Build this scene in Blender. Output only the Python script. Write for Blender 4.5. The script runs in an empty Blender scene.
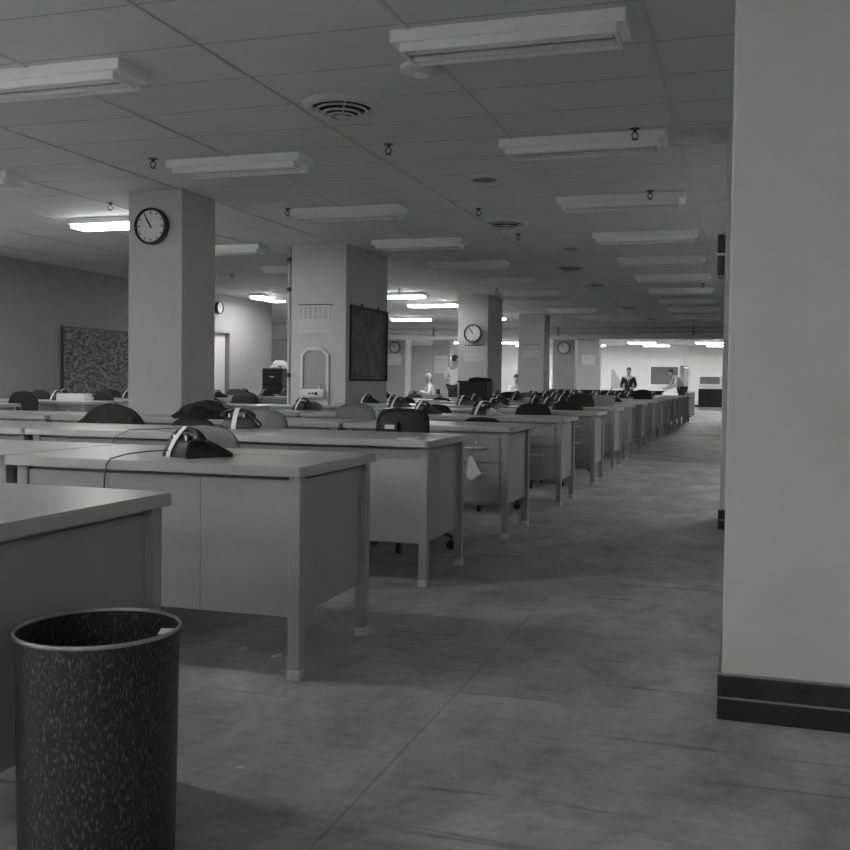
import bpy, bmesh, math, random
from mathutils import Vector, Matrix
random.seed(7)
PI = math.pi
S = bpy.context.scene
COL = S.collection
CEIL = 2.95

# ---------------------------------------------------------------- materials
def mat(name, v, rough=.5, metal=0., var=.0, scale=6., bump=0., spec=.5, stretch=(1, 1, 1), bscale=None):
    m = bpy.data.materials.new(name); m.use_nodes = True
    nt = m.node_tree; b = nt.nodes['Principled BSDF']
    b.inputs['Roughness'].default_value = rough
    b.inputs['Metallic'].default_value = metal
    b.inputs['Specular IOR Level'].default_value = spec
    tc = nt.nodes.new('ShaderNodeTexCoord')
    mp = nt.nodes.new('ShaderNodeMapping'); mp.inputs['Scale'].default_value = stretch
    nt.links.new(tc.outputs['Object'], mp.inputs['Vector'])
    n = nt.nodes.new('ShaderNodeTexNoise'); n.inputs['Scale'].default_value = scale
    n.inputs['Detail'].default_value = 6; n.inputs['Roughness'].default_value = .6
    nt.links.new(mp.outputs['Vector'], n.inputs['Vector'])
    r = nt.nodes.new('ShaderNodeMapRange')
    r.inputs['From Min'].default_value = .3; r.inputs['From Max'].default_value = .7
    r.inputs['To Min'].default_value = v * (1 - var); r.inputs['To Max'].default_value = v * (1 + var)
    nt.links.new(n.outputs['Fac'], r.inputs['Value'])
    nt.links.new(r.outputs['Result'], b.inputs['Base Color'])
    if bump:
        n2 = nt.nodes.new('ShaderNodeTexNoise'); n2.inputs['Scale'].default_value = bscale or scale * 8
        n2.inputs['Detail'].default_value = 4
        nt.links.new(mp.outputs['Vector'], n2.inputs['Vector'])
        bp = nt.nodes.new('ShaderNodeBump'); bp.inputs['Strength'].default_value = bump; bp.inputs['Distance'].default_value = .01
        nt.links.new(n2.outputs['Fac'], bp.inputs['Height']); nt.links.new(bp.outputs['Normal'], b.inputs['Normal'])
    return m

def math_node(nt, op, a, b=None, c=None):
    n = nt.nodes.new('ShaderNodeMath'); n.operation = op
    for i, v in enumerate((a, b, c)):
        if v is None: continue
        if isinstance(v, (int, float)): n.inputs[i].default_value = v
        else: nt.links.new(v, n.inputs[i])
    return n.outputs[0]

def emit(name, strength):
    m = bpy.data.materials.new(name); m.use_nodes = True
    b = m.node_tree.nodes['Principled BSDF']
    b.inputs['Base Color'].default_value = (.8, .8, .8, 1)
    b.inputs['Emission Color'].default_value = (1, 1, 1, 1)
    b.inputs['Emission Strength'].default_value = strength
    return m

TUBE = 17.0
M = dict(
    column=mat('column_paint', .52, .55, var=.05, scale=3, bump=.08),
    wall=mat('wall_paint', .62, .6, var=.04, scale=2, bump=.05),
    desk=mat('grey_enamel', .33, .38, var=.05, scale=5, bump=.02),
    desktop=mat('linoleum_desktop', .40, .33, var=.06, scale=9),
    edge=mat('desktop_edge', .36, .35, var=.05, scale=9),
    brass=mat('foot_cap_metal', .62, .4, metal=.3, var=.2, scale=30),
    chrome=mat('bright_metal', .8, .3, metal=.55),
    dark=mat('dark_metal', .03, .4, var=.2),
    black=mat('black_plastic', .022, .28, var=.2, scale=20),
    bakelite=mat('scuffed_black_plastic', .03, .35, var=.6, scale=30),
    cloth=mat('dark_cloth', .022, .9, var=.3, scale=25, bump=.3),
    vinyl=mat('dark_vinyl', .018, .55, var=.2, scale=12, spec=.25),
    vinylgrey=mat('grey_vinyl', .17, .5, var=.1, scale=12),
    white=mat('white_strap', .8, .7, var=.05),
    paper=mat('paper', .62, .8, var=.05, scale=3),
    ink=mat('printing_ink', .22, .8, var=.3, scale=40),
    face=mat('clock_face', .74, .15, var=.05),
    glassy=mat('clock_rim', .035, .3, var=.1),
    fixture=mat('fixture_enamel', .86, .45, var=.04),
    tubeoff=mat('unlit_tube', .75, .25),
    tube=emit('lit_tube', TUBE), lens=emit('lit_side_lens', 3.0),
    louvre=mat('fixture_inside', .34, .3, metal=.4, var=.2, scale=15, stretch=(1, 6, 1)),
    diffuser=mat('vent_metal', .62, .45, var=.06),
    ventshade=mat('vent_gap_shade', .01, .9),
    bar=mat('ceiling_bar', .60, .36, metal=.35, var=.15, scale=1.2),
    porcelain=mat('porcelain', .68, .22, var=.04),
    niche=mat('niche_steel', .36, .3, var=.06),
    mapm=None,
    frame=mat('dark_frame', .025, .4),
    base=mat('black_cove_base', .015, .32, var=.5, scale=14, bump=.2),
    joint=mat('base_joint', .22, .6, var=.3, scale=20),
    bin=None, binrim=mat('bin_rim', .35, .4, metal=.6, var=.2, scale=20),
    skin=mat('skin', .42, .6), hair=mat('dark_hair', .04, .7), hairpale=mat('pale_hair', .55, .7),
    shirt=mat('white_shirt', .75, .8, var=.05, bump=.15, scale=10), trouser=mat('dark_trousers', .04, .85),
    jacket=mat('dark_jacket', .03, .85, var=.2),
    panel=mat('partition_panel', .36, .5, var=.05), board=mat('slate_window', .10, .5, var=.2, scale=2),
    counter=mat('counter_white', .68, .4), pipe=mat('painted_pipe', .45, .5, var=.1),
    beam=mat('beam_paint', .66, .55, var=.06, scale=1),
    carton=mat('carton_grey', .25, .8, var=.1),
    wood=mat('dark_wood', .045, .45, var=.3, scale=4, stretch=(1, 8, 1)),
    foil=mat('light_reflector', .55, .35, metal=.2),
)

def mottled(name, a, b, scale, rough, detail=8, stretch=(1, 1, 1), lo=.42, hi=.62):
    m = mat(name, a, rough); nt = m.node_tree
    bs = nt.nodes['Principled BSDF']
    n = [x for x in nt.nodes if x.type == 'TEX_NOISE'][0]; n.inputs['Scale'].default_value = scale; n.inputs['Detail'].default_value = detail
    r = [x for x in nt.nodes if x.type == 'MAP_RANGE'][0]
    r.inputs['From Min'].default_value = lo; r.inputs['From Max'].default_value = hi
    r.inputs['To Min'].default_value = a; r.inputs['To Max'].default_value = b
    mp = [x for x in nt.nodes if x.type == 'MAPPING'][0]; mp.inputs['Scale'].default_value = stretch
    return m
M['mapm'] = mottled('map_print', .06, .15, 5, .35)
M['wallmap'] = mottled('pinboard', .10, .42, 7, .8, stretch=(1, 1.4, 3))
M['bin'] = mottled('scuffed_bin_metal', .010, .22, 220, .5, detail=10, stretch=(1, 1, .35), lo=.52, hi=.82)

def floor_material():
    m = bpy.data.materials.new('worn_floor'); m.use_nodes = True
    nt = m.node_tree; b = nt.nodes['Principled BSDF']
    tc = nt.nodes.new('ShaderNodeTexCoord')
    def noise(scale, detail, st=(1, 1, 1), rough=.6):
        mp = nt.nodes.new('ShaderNodeMapping'); mp.inputs['Scale'].default_value = st
        nt.links.new(tc.outputs['Object'], mp.inputs['Vector'])
        n = nt.nodes.new('ShaderNodeTexNoise'); n.inputs['Scale'].default_value = scale; n.inputs['Detail'].default_value = detail
        n.inputs['Roughness'].default_value = rough; n.inputs['Distortion'].default_value = .6
        nt.links.new(mp.outputs['Vector'], n.inputs['Vector']); return n.outputs['Fac']
    def rng(v, a, b_, c, d):
        r = nt.nodes.new('ShaderNodeMapRange'); nt.links.new(v, r.inputs['Value'])
        for k, x in zip(('From Min', 'From Max', 'To Min', 'To Max'), (a, b_, c, d)): r.inputs[k].default_value = x
        return r.outputs['Result']
    big = rng(noise(.9, 8), .35, .65, .33, .50)
    mid = rng(noise(3.2, 9, (1, .6, 1), .75), .35, .68, .64, 1.28)
    fine = rng(noise(30, 6, (.3, 1, 1), .75), .3, .75, .82, 1.18)
    scr = rng(noise(9, 3, (.12, 1.6, 1)), .63, .70, 1., .62)
    chip = rng(noise(22, 2), .735, .76, 1., 1.5)
    v = math_node(nt, 'MULTIPLY', math_node(nt, 'MULTIPLY', big, mid), math_node(nt, 'MULTIPLY', math_node(nt, 'MULTIPLY', fine, scr), chip))
    sp = nt.nodes.new('ShaderNodeSeparateXYZ'); nt.links.new(tc.outputs['Object'], sp.inputs[0])
    seam = None
    for axis, pitch, off in ((0, 1.83, -.92), (1, 3.66, 3.46)):
        f = math_node(nt, 'FRACT', math_node(nt, 'DIVIDE', math_node(nt, 'ADD', sp.outputs[axis], 100 * pitch - off), pitch))
        d = math_node(nt, 'ABSOLUTE', math_node(nt, 'SUBTRACT', f, .5))
        k = math_node(nt, 'GREATER_THAN', d, .5 - .004 / pitch)
        seam = k if seam is None else math_node(nt, 'MAXIMUM', seam, k)
    v = math_node(nt, 'MULTIPLY', v, math_node(nt, 'SUBTRACT', 1., math_node(nt, 'MULTIPLY', seam, .3)))
    nt.links.new(v, b.inputs['Base Color'])
    nt.links.new(rng(noise(2.4, 7), .3, .7, .42, .62), b.inputs['Roughness'])
    b.inputs['Specular IOR Level'].default_value = .42
    bp = nt.nodes.new('ShaderNodeBump'); bp.inputs['Strength'].default_value = .12; bp.inputs['Distance'].default_value = .01
    nt.links.new(noise(14, 6), bp.inputs['Height']); nt.links.new(bp.outputs['Normal'], b.inputs['Normal'])
    return m

def ceiling_material():
    m = mat('acoustic_tile', .66, .7, var=.06, scale=1.3, bump=.10, bscale=60)
    nt = m.node_tree; b = nt.nodes['Principled BSDF']
    src = b.inputs['Base Color'].links[0].from_socket
    tc = [x for x in nt.nodes if x.type == 'TEX_COORD'][0]
    sp = nt.nodes.new('ShaderNodeSeparateXYZ'); nt.links.new(tc.outputs['Object'], sp.inputs[0])
    f = math_node(nt, 'FRACT', math_node(nt, 'DIVIDE', math_node(nt, 'ADD', sp.outputs[1], 61.35 - .05), .6135))
    d = math_node(nt, 'ABSOLUTE', math_node(nt, 'SUBTRACT', f, .5))
    k = math_node(nt, 'GREATER_THAN', d, .5 - .012)
    v = math_node(nt, 'MULTIPLY', src, math_node(nt, 'SUBTRACT', 1., math_node(nt, 'MULTIPLY', k, .38)))
    nt.links.new(v, b.inputs['Base Color'])
    return m
M['floor'] = floor_material(); M['ceiling'] = ceiling_material()

# ---------------------------------------------------------------- mesh helpers
class MB:
    def __init__(s): s.bm = bmesh.new()
    def box(s, x0, x1, y0, y1, z0, z1, bev=0., seg=2):
        vs = [s.bm.verts.new(p) for p in ((x0, y0, z0), (x1, y0, z0), (x1, y1, z0), (x0, y1, z0), (x0, y0, z1), (x1, y0, z1), (x1, y1, z1), (x0, y1, z1))]
        fs = [s.bm.faces.new([vs[i] for i in q]) for q in ((3, 2, 1, 0), (4, 5, 6, 7), (0, 1, 5, 4), (1, 2, 6, 5), (2, 3, 7, 6), (3, 0, 4, 7))]
        if bev:
            es = list({e for f in fs for e in f.edges})
            bmesh.ops.bevel(s.bm, geom=es, offset=bev, segments=seg, affect='EDGES', profile=.5)
        return s
    def loft(s, rings, cap=True, closed=True):
        R = [[s.bm.verts.new(p) for p in r] for r in rings]; n = len(R[0])
        for a, b in zip(R, R[1:]):
            for i in range(n if closed else n - 1):
                j = (i + 1) % n
                s.bm.faces.new((a[i], a[j], b[j], b[i]))
        if cap:
            s.bm.faces.new(R[0][::-1]); s.bm.faces.new(R[-1])
        return s
    def cyl(s, c, axis, r, h, n=20, r2=None, cap=True):
        r2 = r if r2 is None else r2
        c = Vector(c); a = Vector(axis).normalized(); u = a.orthogonal().normalized(); w = a.cross(u)
        rings = [[c + a * t + (u * math.cos(2 * PI * i / n) + w * math.sin(2 * PI * i / n)) * rr for i in range(n)] for t, rr in ((0, r), (h, r2))]
        return s.loft(rings, cap)
    def lathe(s, c, prof, n=28, axis='Z', cap=False):
        rings = []
        for r, z in prof:
            ring = []
            for i in range(n):
                a = 2 * PI * i / n
                if axis == 'Z': p = (c[0] + r * math.cos(a), c[1] + r * math.sin(a), c[2] + z)
                elif axis == 'Y': p = (c[0] + r * math.cos(a), c[1] - z, c[2] + r * math.sin(a))
                else: p = (c[0] - z, c[1] + r * math.cos(a), c[2] + r * math.sin(a))
                ring.append(p)
            rings.append(ring)
        return s.loft(rings, cap)
    def tube(s, pts, r, n=8, radii=None):
        pts = [Vector(p) for p in pts]; rings = []; u = None
        for i, p in enumerate(pts):
            t = (pts[min(i + 1, len(pts) - 1)] - pts[max(i - 1, 0)]).normalized()
            u = t.orthogonal().normalized() if u is None else (u - t * u.dot(t)).normalized()
            w = t.cross(u); rr = radii[i] if radii else r
            rings.append([p + (u * math.cos(2 * PI * k / n) + w * math.sin(2 * PI * k / n)) * rr for k in range(n)])
        return s.loft(rings)
    def sphere(s, c, r, n=12, sc=(1, 1, 1)):
        mt = Matrix.Translation(c) @ Matrix.Diagonal((r * sc[0], r * sc[1], r * sc[2], 1))
        bmesh.ops.create_uvsphere(s.bm, u_segments=n, v_segments=max(6, n * 2 // 3), radius=1, matrix=mt); return s
    def prism(s, prof, x0, x1, axis='X'):
        f = (lambda a, b, t: (t, a, b)) if axis == 'X' else ((lambda a, b, t: (a, t, b)) if axis == 'Y' else (lambda a, b, t: (a, b, t)))
        return s.loft([[f(a, b, x0) for a, b in prof], [f(a, b, x1) for a, b in prof]])
    def ribbon(s, pts, wdir, w, t):
        pts = [Vector(p) for p in pts]; wd = Vector(wdir).normalized(); rings = []
        for i, p in enumerate(pts):
            tg = (pts[min(i + 1, len(pts) - 1)] - pts[max(i - 1, 0)]).normalized()
            nn = tg.cross(wd).normalized()
            rings.append([p + wd * w / 2 + nn * t / 2, p - wd * w / 2 + nn * t / 2, p - wd * w / 2 - nn * t / 2, p + wd * w / 2 - nn * t / 2])
        return s.loft(rings)
    def build(s, name, m, parent=None, smooth=None, loc=None):
        bmesh.ops.recalc_face_normals(s.bm, faces=s.bm.faces[:])
        me = bpy.data.meshes.new(name); s.bm.to_mesh(me); s.bm.free()
        me.materials.append(m)
        if smooth is not None:
            for p in me.polygons: p.use_smooth = True
            if smooth < 180: me.set_sharp_from_angle(angle=math.radians(smooth))
        o = bpy.data.objects.new(name, me); COL.objects.link(o)
        if parent is not None: o.parent = parent
        if loc is not None: o.location = loc
        return o

def thing(name, label, cat, loc=(0, 0, 0), rz=0., group=None):
    o = bpy.data.objects.new(name, None); COL.objects.link(o)
    o.location = loc; o.rotation_euler = (0, 0, rz); o.empty_display_size = .1
    o['label'] = label; o['category'] = cat
    if group: o['group'] = group
    return o
def tag(o, label, cat, group=None):
    o['label'] = label; o['category'] = cat
    if group: o['group'] = group
    return o
def struct(o): o['kind'] = 'structure'; return o
def copy_tree(o, parent=None, kids=None):
    kids = KIDS
    c = o.copy(); COL.objects.link(c)
    if parent is not None: c.parent = parent
    for ch in kids.get(o.name, ()): copy_tree(ch, c)
    return c
KIDS = {}
def index_kids():
    KIDS.clear()
    for o in bpy.data.objects:
        if o.parent: KIDS.setdefault(o.parent.name, []).append(o)
def place(proto, loc, rz, label, group, state={}):
    """first call moves the prototype itself, later calls copy it with its parts"""
    if proto.name not in state: state[proto.name] = 1; o = proto
    else: o = copy_tree(proto)
    o.location = loc; o.rotation_euler = (0, 0, rz); o['label'] = label
    if group: o['group'] = group
    return o
ORD = ['first', 'second', 'third', 'fourth', 'fifth', 'sixth', 'seventh', 'eighth', 'ninth', 'tenth', 'eleventh', 'twelfth', 'thirteenth', 'fourteenth', 'fifteenth', 'sixteenth', 'seventeenth', 'eighteenth', 'nineteenth', 'twentieth']

# ---------------------------------------------------------------- the room
XL, XR, YB, YF, XLL, YCORN = -11.2, 5.0, -10.0, 49.0, -18.0, 22.0
def slab(name, x0, x1, y0, y1, z0, z1, m): return struct(MB().box(x0, x1, y0, y1, z0, z1).build(name, m))
slab('floor', XLL - .2, XR + .2, YB - .2, YF + .2, -.1, 0, M['floor'])
slab('ceiling', XLL - .2, XR + .2, YB - .2, YF + .2, CEIL, CEIL + .1, M['ceiling'])
slab('wall_right', XR, XR + .15, YB, YF, 0, CEIL, M['wall'])
slab('wall_back', XL - .15, XR, YB - .15, YB, 0, CEIL, M['wall'])
slab('wall_far', XLL, XR, YF, YF + .15, 0, CEIL, M['wall'])
slab('wall_far_left', XLL - .15, XLL, YCORN, YF, 0, CEIL, M['wall'])
slab('wall_return', XLL, XL - .15, YCORN - .15, YCORN, 0, CEIL, M['wall'])
b = MB()
DY0, DY1, DZ = 19.15, 19.95, 2.15
b.box(XL - .15, XL, YB, DY0, 0, CEIL); b.box(XL - .15, XL, DY1, YCORN, 0, CEIL); b.box(XL - .15, XL, DY0, DY1, DZ, CEIL)
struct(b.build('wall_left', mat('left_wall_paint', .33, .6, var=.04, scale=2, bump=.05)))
b = MB(); b.box(XL - .13, XL - .09, DY0 + .06, DY1 - .06, 0, DZ - .05, .004)
d1 = struct(b.build('door_1', mat('door_paint', .6, .4)))
b = MB(); b.box(XL - .15, XL + .02, DY0, DY0 + .06, 0, DZ); b.box(XL - .15, XL + .02, DY1 - .06, DY1, 0, DZ); b.box(XL - .15, XL + .02, DY0, DY1, DZ - .05, DZ)
b.build('door_frame', mat('door_frame_paint', .3, .4), d1)
b = MB(); b.cyl((XL - .09, DY0 + .14, 1.0), (1, 0, 0), .025, .05, 12); b.build('door_knob', M['chrome'], d1, 40)
slab('baseboard_left', XL, XL + .012, YB, DY0 - .02, 0, .12, M['base'])
slab('baseboard_far', XLL, XR, YF - .012, YF, 0, .12, M['base'])

# ceiling bars between the rows of tiles
for i, x in enumerate((-17.0, -15.77, -14.54, -13.31, -12.08, -10.33, -9.1, -7.88, -6.66, -5.44, -4.22, -3.0, -1.77, -.535, .69, 1.92, 3.15)):
    struct(MB().box(x - .012, x + .012, (YCORN if x < XL else YB), 30.0, CEIL - .008, CEIL + .002).build('trim_%d' % (i + 1), M['bar']))

# columns
def column(x0, x1, y0, y1, base=True):
    o = struct(MB().box(x0, x1, y0, y1, 0, CEIL, .006).build('column', M['column']))
    return o
colmain = [(-6.0, -5.38, 8.62, 9.26), (-6.10, -5.27, 12.57, 14.2), (-6.0, -5.33, 20.6, 21.9), (-5.97, -5.25, 26.4, 27.2), (-6.13, -5.40, 32.3, 32.9), (-6.33, -5.45, 38.2, 38.8)]
for c in colmain: column(*c)
for c in [(-12.0, -11.3, 32.3, 32.9), (-12.2, -11.46, 38.2, 38.8), (-12.0, -11.3, 26.4, 27.0)]: column(*c)
R1 = (-.055, .60, 3.235, 3.90); R2 = (-.165, .50, 7.52, 8.15)
for c in (R1, R2, (-.10, .5, 13.4, 14.0), (-.1, .5, 19.5, 20.1), (-.1, .5, 25.6, 26.2)): column(*c)
for i, c in enumerate((R1, R2)):
    b = MB(); t = .012; h = .142
    b.box(c[0] - t, c[1] + t, c[2] - t, c[3] + t, 0, .068, .003); b.box(c[0] - t, c[1] + t, c[2] - t, c[3] + t, .074, h, .003)
    bb = struct(b.build('baseboard_right' if i == 0 else 'baseboard_right_rear', M['base']))
    MB().box(c[0] - t + .002, c[1] + t - .002, c[2] - t + .002, c[3] + t - .002, .066, .076).build('joint_strip', M['joint'], bb)
    MB().box(c[0] - t + .003, c[1] + t - .003, c[2] - t + .003, c[3] + t - .003, h, h + .006).build('top_bead', M['joint'], bb)

# beam across the room and its pipes
struct(MB().box(XLL, XR, 30.0, 30.5, 2.43, CEIL).build('beam', M['beam']))
for i, (z, r, lab) in enumerate(((2.60, .055, 'grey pipe running along the lower face of the far ceiling beam'), (2.74, .035, 'thinner grey pipe along the upper face of the far ceiling beam'))):
    t = thing('hanging_pipe', lab, 'pipe', (-5, 29.84, z), group=None)
    MB().cyl((-7, 0, 0), (1, 0, 0), r, 15.5, 14).build('run', M['pipe'], t, 40)
    for x in (-4.5, -.5, 3.5, 7.5):
        MB().box(x - .02, x + .02, -r - .01, .15, -r - .012, r + .012, .004).build('bracket', M['dark'], t)

# ---------------------------------------------------------------- desks
W, D, H = 1.24, .80, .76          # desk local frame: drawers face -Y, origin centre of floor footprint
def make_desk(detail):
    t = thing('office_desk', '', 'desk')
    hx, hy = W / 2, D / 2
    b = MB(); b.box(-hx, hx, -hy + .032, hy, H - .034, H)
    es = [e for e in b.bm.edges if abs(e.verts[0].co.z - e.verts[1].co.z) > .01]
    bmesh.ops.bevel(b.bm, geom=es, offset=.03, segments=4, affect='EDGES', profile=.5)
    es = [e for e in b.bm.edges if abs(e.verts[0].co.z - e.verts[1].co.z) < .001 and e.verts[0].co.z > H - .001 and any(abs(f.normal.z) < .1 for f in e.link_faces)]
    bmesh.ops.bevel(b.bm, geom=es, offset=.004, segments=2, affect='EDGES')
    dt = b.build('desktop', M['desktop'], t, 30)
    lx, ly, lw = hx - .026, hy - .055, .046
    for sx in (-1, 1):
        for sy in (-1, 1):
            x0, x1 = sorted((sx * lx, sx * (lx - lw))); y0, y1 = sorted((sy * ly, sy * (ly - lw)))
            l = MB().box(x0, x1, y0, y1, .036, H - .035, .004).build('leg', M['desk'], t)
            MB().box(x0 - .001, x1 + .001, y0 - .001, y1 + .001, 0, .037, .003).build('foot_cap', M['brass'], l)
    # apron rail under the top
    b = MB(); b.box(-lx + .03, lx - .03, -ly + .03, ly - .03, H - .06, H - .034); b.build('apron', M['desk'], t)
    z0 = .220
    for sx in (-1, 1):
        x0, x1 = sorted((sx * (lx - .022), sx * (lx - .40)))
        p = MB().box(x0, x1, -ly + .012, ly - .012, z0, H - .052, .004).build('pedestal', M['desk'], t)
        for k, (a, c) in enumerate(((.515, .685), (.236, .508))):
            dx0, dx1 = sorted((sx * (lx - .058), sx * (lx - .392)))
            dr = MB().box(dx0, dx1, -ly - .004, -ly + .02, a, c, .006).build('drawer', M['desk'], t)
            if detail:
                zc = c - .072 if k == 0 else c - .065; xm = (dx0 + dx1) / 2
                b = MB(); b.tube([(xm - .075, -ly, zc), (xm - .072, -ly - .02, zc), (xm - .06, -ly - .026, zc), (xm + .06, -ly - .026, zc), (xm + .072, -ly - .02, zc), (xm + .075, -ly, zc)], .006)
                b.build('handle', M['chrome'], dr, 50)
                if k == 0:
                    MB().cyl((xm, -ly - .002, c - .032), (0, -1, 0), .009, .006, 12).build('lock', M['chrome'], dr, 40)
    MB().box(-lx + .4, lx - .4, ly - .03, ly - .012, z0, H - .052, .003).build('modesty_panel', M['desk'], t)
    MB().box(-lx + .405, lx - .405, -ly - .0, -ly + .34, .63, .70, .005).build('centre_drawer', M['desk'], t)
    return t
desk_proto = make_desk(True); index_kids(); 
ROWY = [1.50, 3.06, 4.73] + [6.43, 8.30, 10.15, 12.0] + [13.86 + 1.86 * k for k in range(9)]
X0, PITCH = -1.440, 1.25
deskpos = {}
def deskx(c): return X0 - W / 2 - PITCH * c
clash = {(4, 3), (4, 4), (6, 3), (6, 4), (10, 3), (10, 4), (11, 3), (11, 4), (14, 3), (14, 4), (5, 4), (7, 3), (7, 4), (8, 4), (9, 4)}
plan = []
for r in range(16):
    cs = {0: [0], 1: [0, 1], 2: [0, 1, 2], 3: [0, 1, 2, 3]}.get(r, [0, 1, 2, 3])
    if 5 <= r <= 9: cs = cs + [5, 6]
    if r == 4: cs = [0, 1, 2, 5]
    for c in cs:
        if (r, c) in clash: continue
        plan.append((r, c))
def seat_name(r, c):
    first = ['at the aisle end', 'second from the aisle', 'third from the aisle', 'fourth from the aisle', '', 'first past the column line', 'second past the column line'][c]
    return first, ORD[r]
for r, c in plan:
    f, o = seat_name(r, c)
    if r == 0: lab = 'grey steel desk cut off at lower left, nearest the camera, behind the waste bin'
    elif r < 3: lab = f'grey steel desk showing its plain back, {f}, {ORD[r]} row'
    else: lab = f'grey steel desk with drawers facing the camera, {f}, {o} row'
    yc = ROWY[r] + .415
    jx = random.uniform(-.004, .004) if r > 2 else 0
    x = deskx(c) + jx + {0: .0, 1: -.018, 2: -.085, 3: -.06, 4: -.035, 5: -.015, 6: -.045}.get(r, -.09)
    rz = PI if r < 3 else 0
    if r == 1: rz += math.radians(.6)
    place(desk_proto, (x, yc, 0), rz, lab, 'grey steel office desks in rows')
    deskpos[(r, c)] = (x, yc)

# ---------------------------------------------------------------- chairs
def back_rings(w, h, t, bend, z0, n=28, m=14, ptop=3.2):
    rings = []
    for j in range(m + 1):
        v = -1 + 2 * j / m
        v = math.copysign(1 - (1 - abs(v)) ** 1.5, v) if abs(v) < 1 else v
        p = ptop if v > 0 else 6
        hw = max(.02, (1 - min(abs(v), .9999) ** p) ** (1 / p)) * w / 2 * (1 - .05 * v)
        th = t * max(.12, (1 - abs(v) ** 4) ** .5)
        ring = []
        for i in range(n):
            a = 2 * PI * i / n; ca, sa = math.cos(a), math.sin(a)
            x = hw * math.copysign(abs(ca) ** .6, ca); y = th / 2 * math.copysign(abs(sa) ** .6, sa)
            ring.append((x, y - bend * x * x + .06 * (v * .5), z0 + h * (v + 1) / 2))
        rings.append(ring)
    return rings
def make_chair(name, m, w=.39, h=.36, top=.86, ptop=3.2):
    t = thing(name, '', 'chair')          # sitter faces +Y, back at -Y
    bk = MB().loft(back_rings(w, h, .045, -.55, top - h, ptop=ptop)).build('backrest', m, t, 60); 
    for v in bk.data.vertices: v.co.y -= .24
    b = MB(); rings = []
    for z, k in ((.43, .86), (.435, .95), (.46, 1.), (.485, .97), (.497, .85)):
        rings.append([(math.copysign(abs(math.cos(a)) ** .5, math.cos(a)) * .215 * k, .0 + math.copysign(abs(math.sin(a)) ** .5, math.sin(a)) * .2 * k, z) for a in [2 * PI * i / 28 for i in range(28)]])
    b.loft(rings).build('seat', m, t, 60)
    MB().ribbon([(0, .05, .42), (0, -.2, .415), (0, -.262, .44), (0, -.29, .52), (0, -.275, top - h * .45)], (1, 0, 0), .05, .008).build('back_support', M['dark'], t)
    MB().cyl((0, 0, .11), (0, 0, 1), .022, .32, 14).build('post', M['dark'], t, 40)
    for k in range(4):
        a = k * PI / 2; ca, sa = math.cos(a), math.sin(a)
        l = MB().tube([(0, 0, .135), (ca * .12, sa * .12, .125), (ca * .26, sa * .26, .085)], .014, 8, [.018, .015, .012]).build('base_leg', M['dark'], t, 50)
        b = MB(); b.cyl((ca * .26 - sa * .012, sa * .26 + ca * .012, .03), (sa, -ca, 0), .03, .024, 14); b.cyl((ca * .26, sa * .26, .03), (0, 0, 1), .008, .06, 8)
        b.build('caster', M['black'], l, 40)
    return t
ch_grey = make_chair('office_chair', M['vinylgrey']); index_kids()
ch_dark = make_chair('office_chair', M['vinyl']); index_kids()
GC = 'swivel chairs between the desk rows'
ch_special = {}
def put_chair(kind, x, y, top, rz, label):
    o = place(ch_grey if kind == 'g' else ch_dark, (x, y, 0), rz, label, GC)
    o.scale = (1, 1, top / .86); return o
# back plane of the chair lies .27 behind its origin
put_chair('g', -2.49, 4.02, .835, PI + .1, 'grey round-backed chair behind the desk with the nearest phone')
put_chair('g', -3.08, 6.05, .87, .15, 'grey rounded chair back beside the second-row phone')
put_chair('g', -3.19, 8.08, .87, -.05, 'pale grey chair back standing in front of the drinking fountain column')
put_chair('d', -2.07, 8.05, .775, 0, 'low dark chair top just above the aisle desk of the fourth row')
put_chair('d', -2.04, 9.95, .86, 0, 'dark rounded chair back behind the fifth-row aisle desk')
put_chair('d', -2.02, 11.8, .86, .05, 'dark rounded chair back behind the sixth-row aisle desk')
put_chair('d', -2.15, 13.6, .93, 0, 'tall dark chair back in front of the pale ribbed box')
put_chair('d', -3.10, 9.95, .83, .1, 'dark chair top just left of the dark cabinet')
put_chair('g', -4.55, 8.05, .875, -.1, 'grey chair back tipped beside the clock column foot')
put_chair('d', -2.02, 20.75, .96, 0, 'low black chair back far down near the aisle end')
put_chair('d', -6.15, 11.52, .90, .1, 'dark chair back beyond the clock column beside stacked papers')
for r, c in plan:
    if r < 5 or (r, c) in ((11, 0), (10, 0), (5, 0), (6, 0), (7, 0), (5, 1)): continue
    if r > 12 or random.random() < .12: continue
    x, y = deskpos[(r, c)]
    f, o = seat_name(r, c)
    put_chair('d' if random.random() < .75 else 'g', x + random.uniform(-.12, .12), y - D / 2 - .22 + random.uniform(-.03, .05), .84 + random.uniform(-.03, .05), random.uniform(-.25, .25), f'chair pushed up to the desk {f} in the {o} row')

# studded dark chair with a maker's plate
sc = make_chair('office_chair', M['vinyl'], .36, .40, .895, 5.5)
sc.location = (-2.02, 5.95, 0); tag(sc, 'dark chair with studded edge and pale plate on its back', 'chair', GC)
b = MB()
for k in range(21):
    a = PI * k / 20; x = .165 * math.copysign(abs(math.cos(a)) ** .5, math.cos(a)); z = .66 + .22 * abs(math.sin(a)) ** .38
    b.sphere((x, -.245 + .55 * x * x - .012 + (z - .7) * .15, z), .008, 6)
b.build('stud_trim', M['dark'], sc)
MB().box(-.11, -.01, -.285, -.262, .755, .815, .002).build('plate_holder', M['black'], sc)
pl = MB().box(-.09, -.03, -.289, -.284, .77, .793, .001).build('label_plate', M['chrome'], sc)
for k in range(4): MB().box(-.086 + k * .014, -.077 + k * .014, -.2898, -.2888, .776, .787).build('mark', M['ink'], pl)

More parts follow.
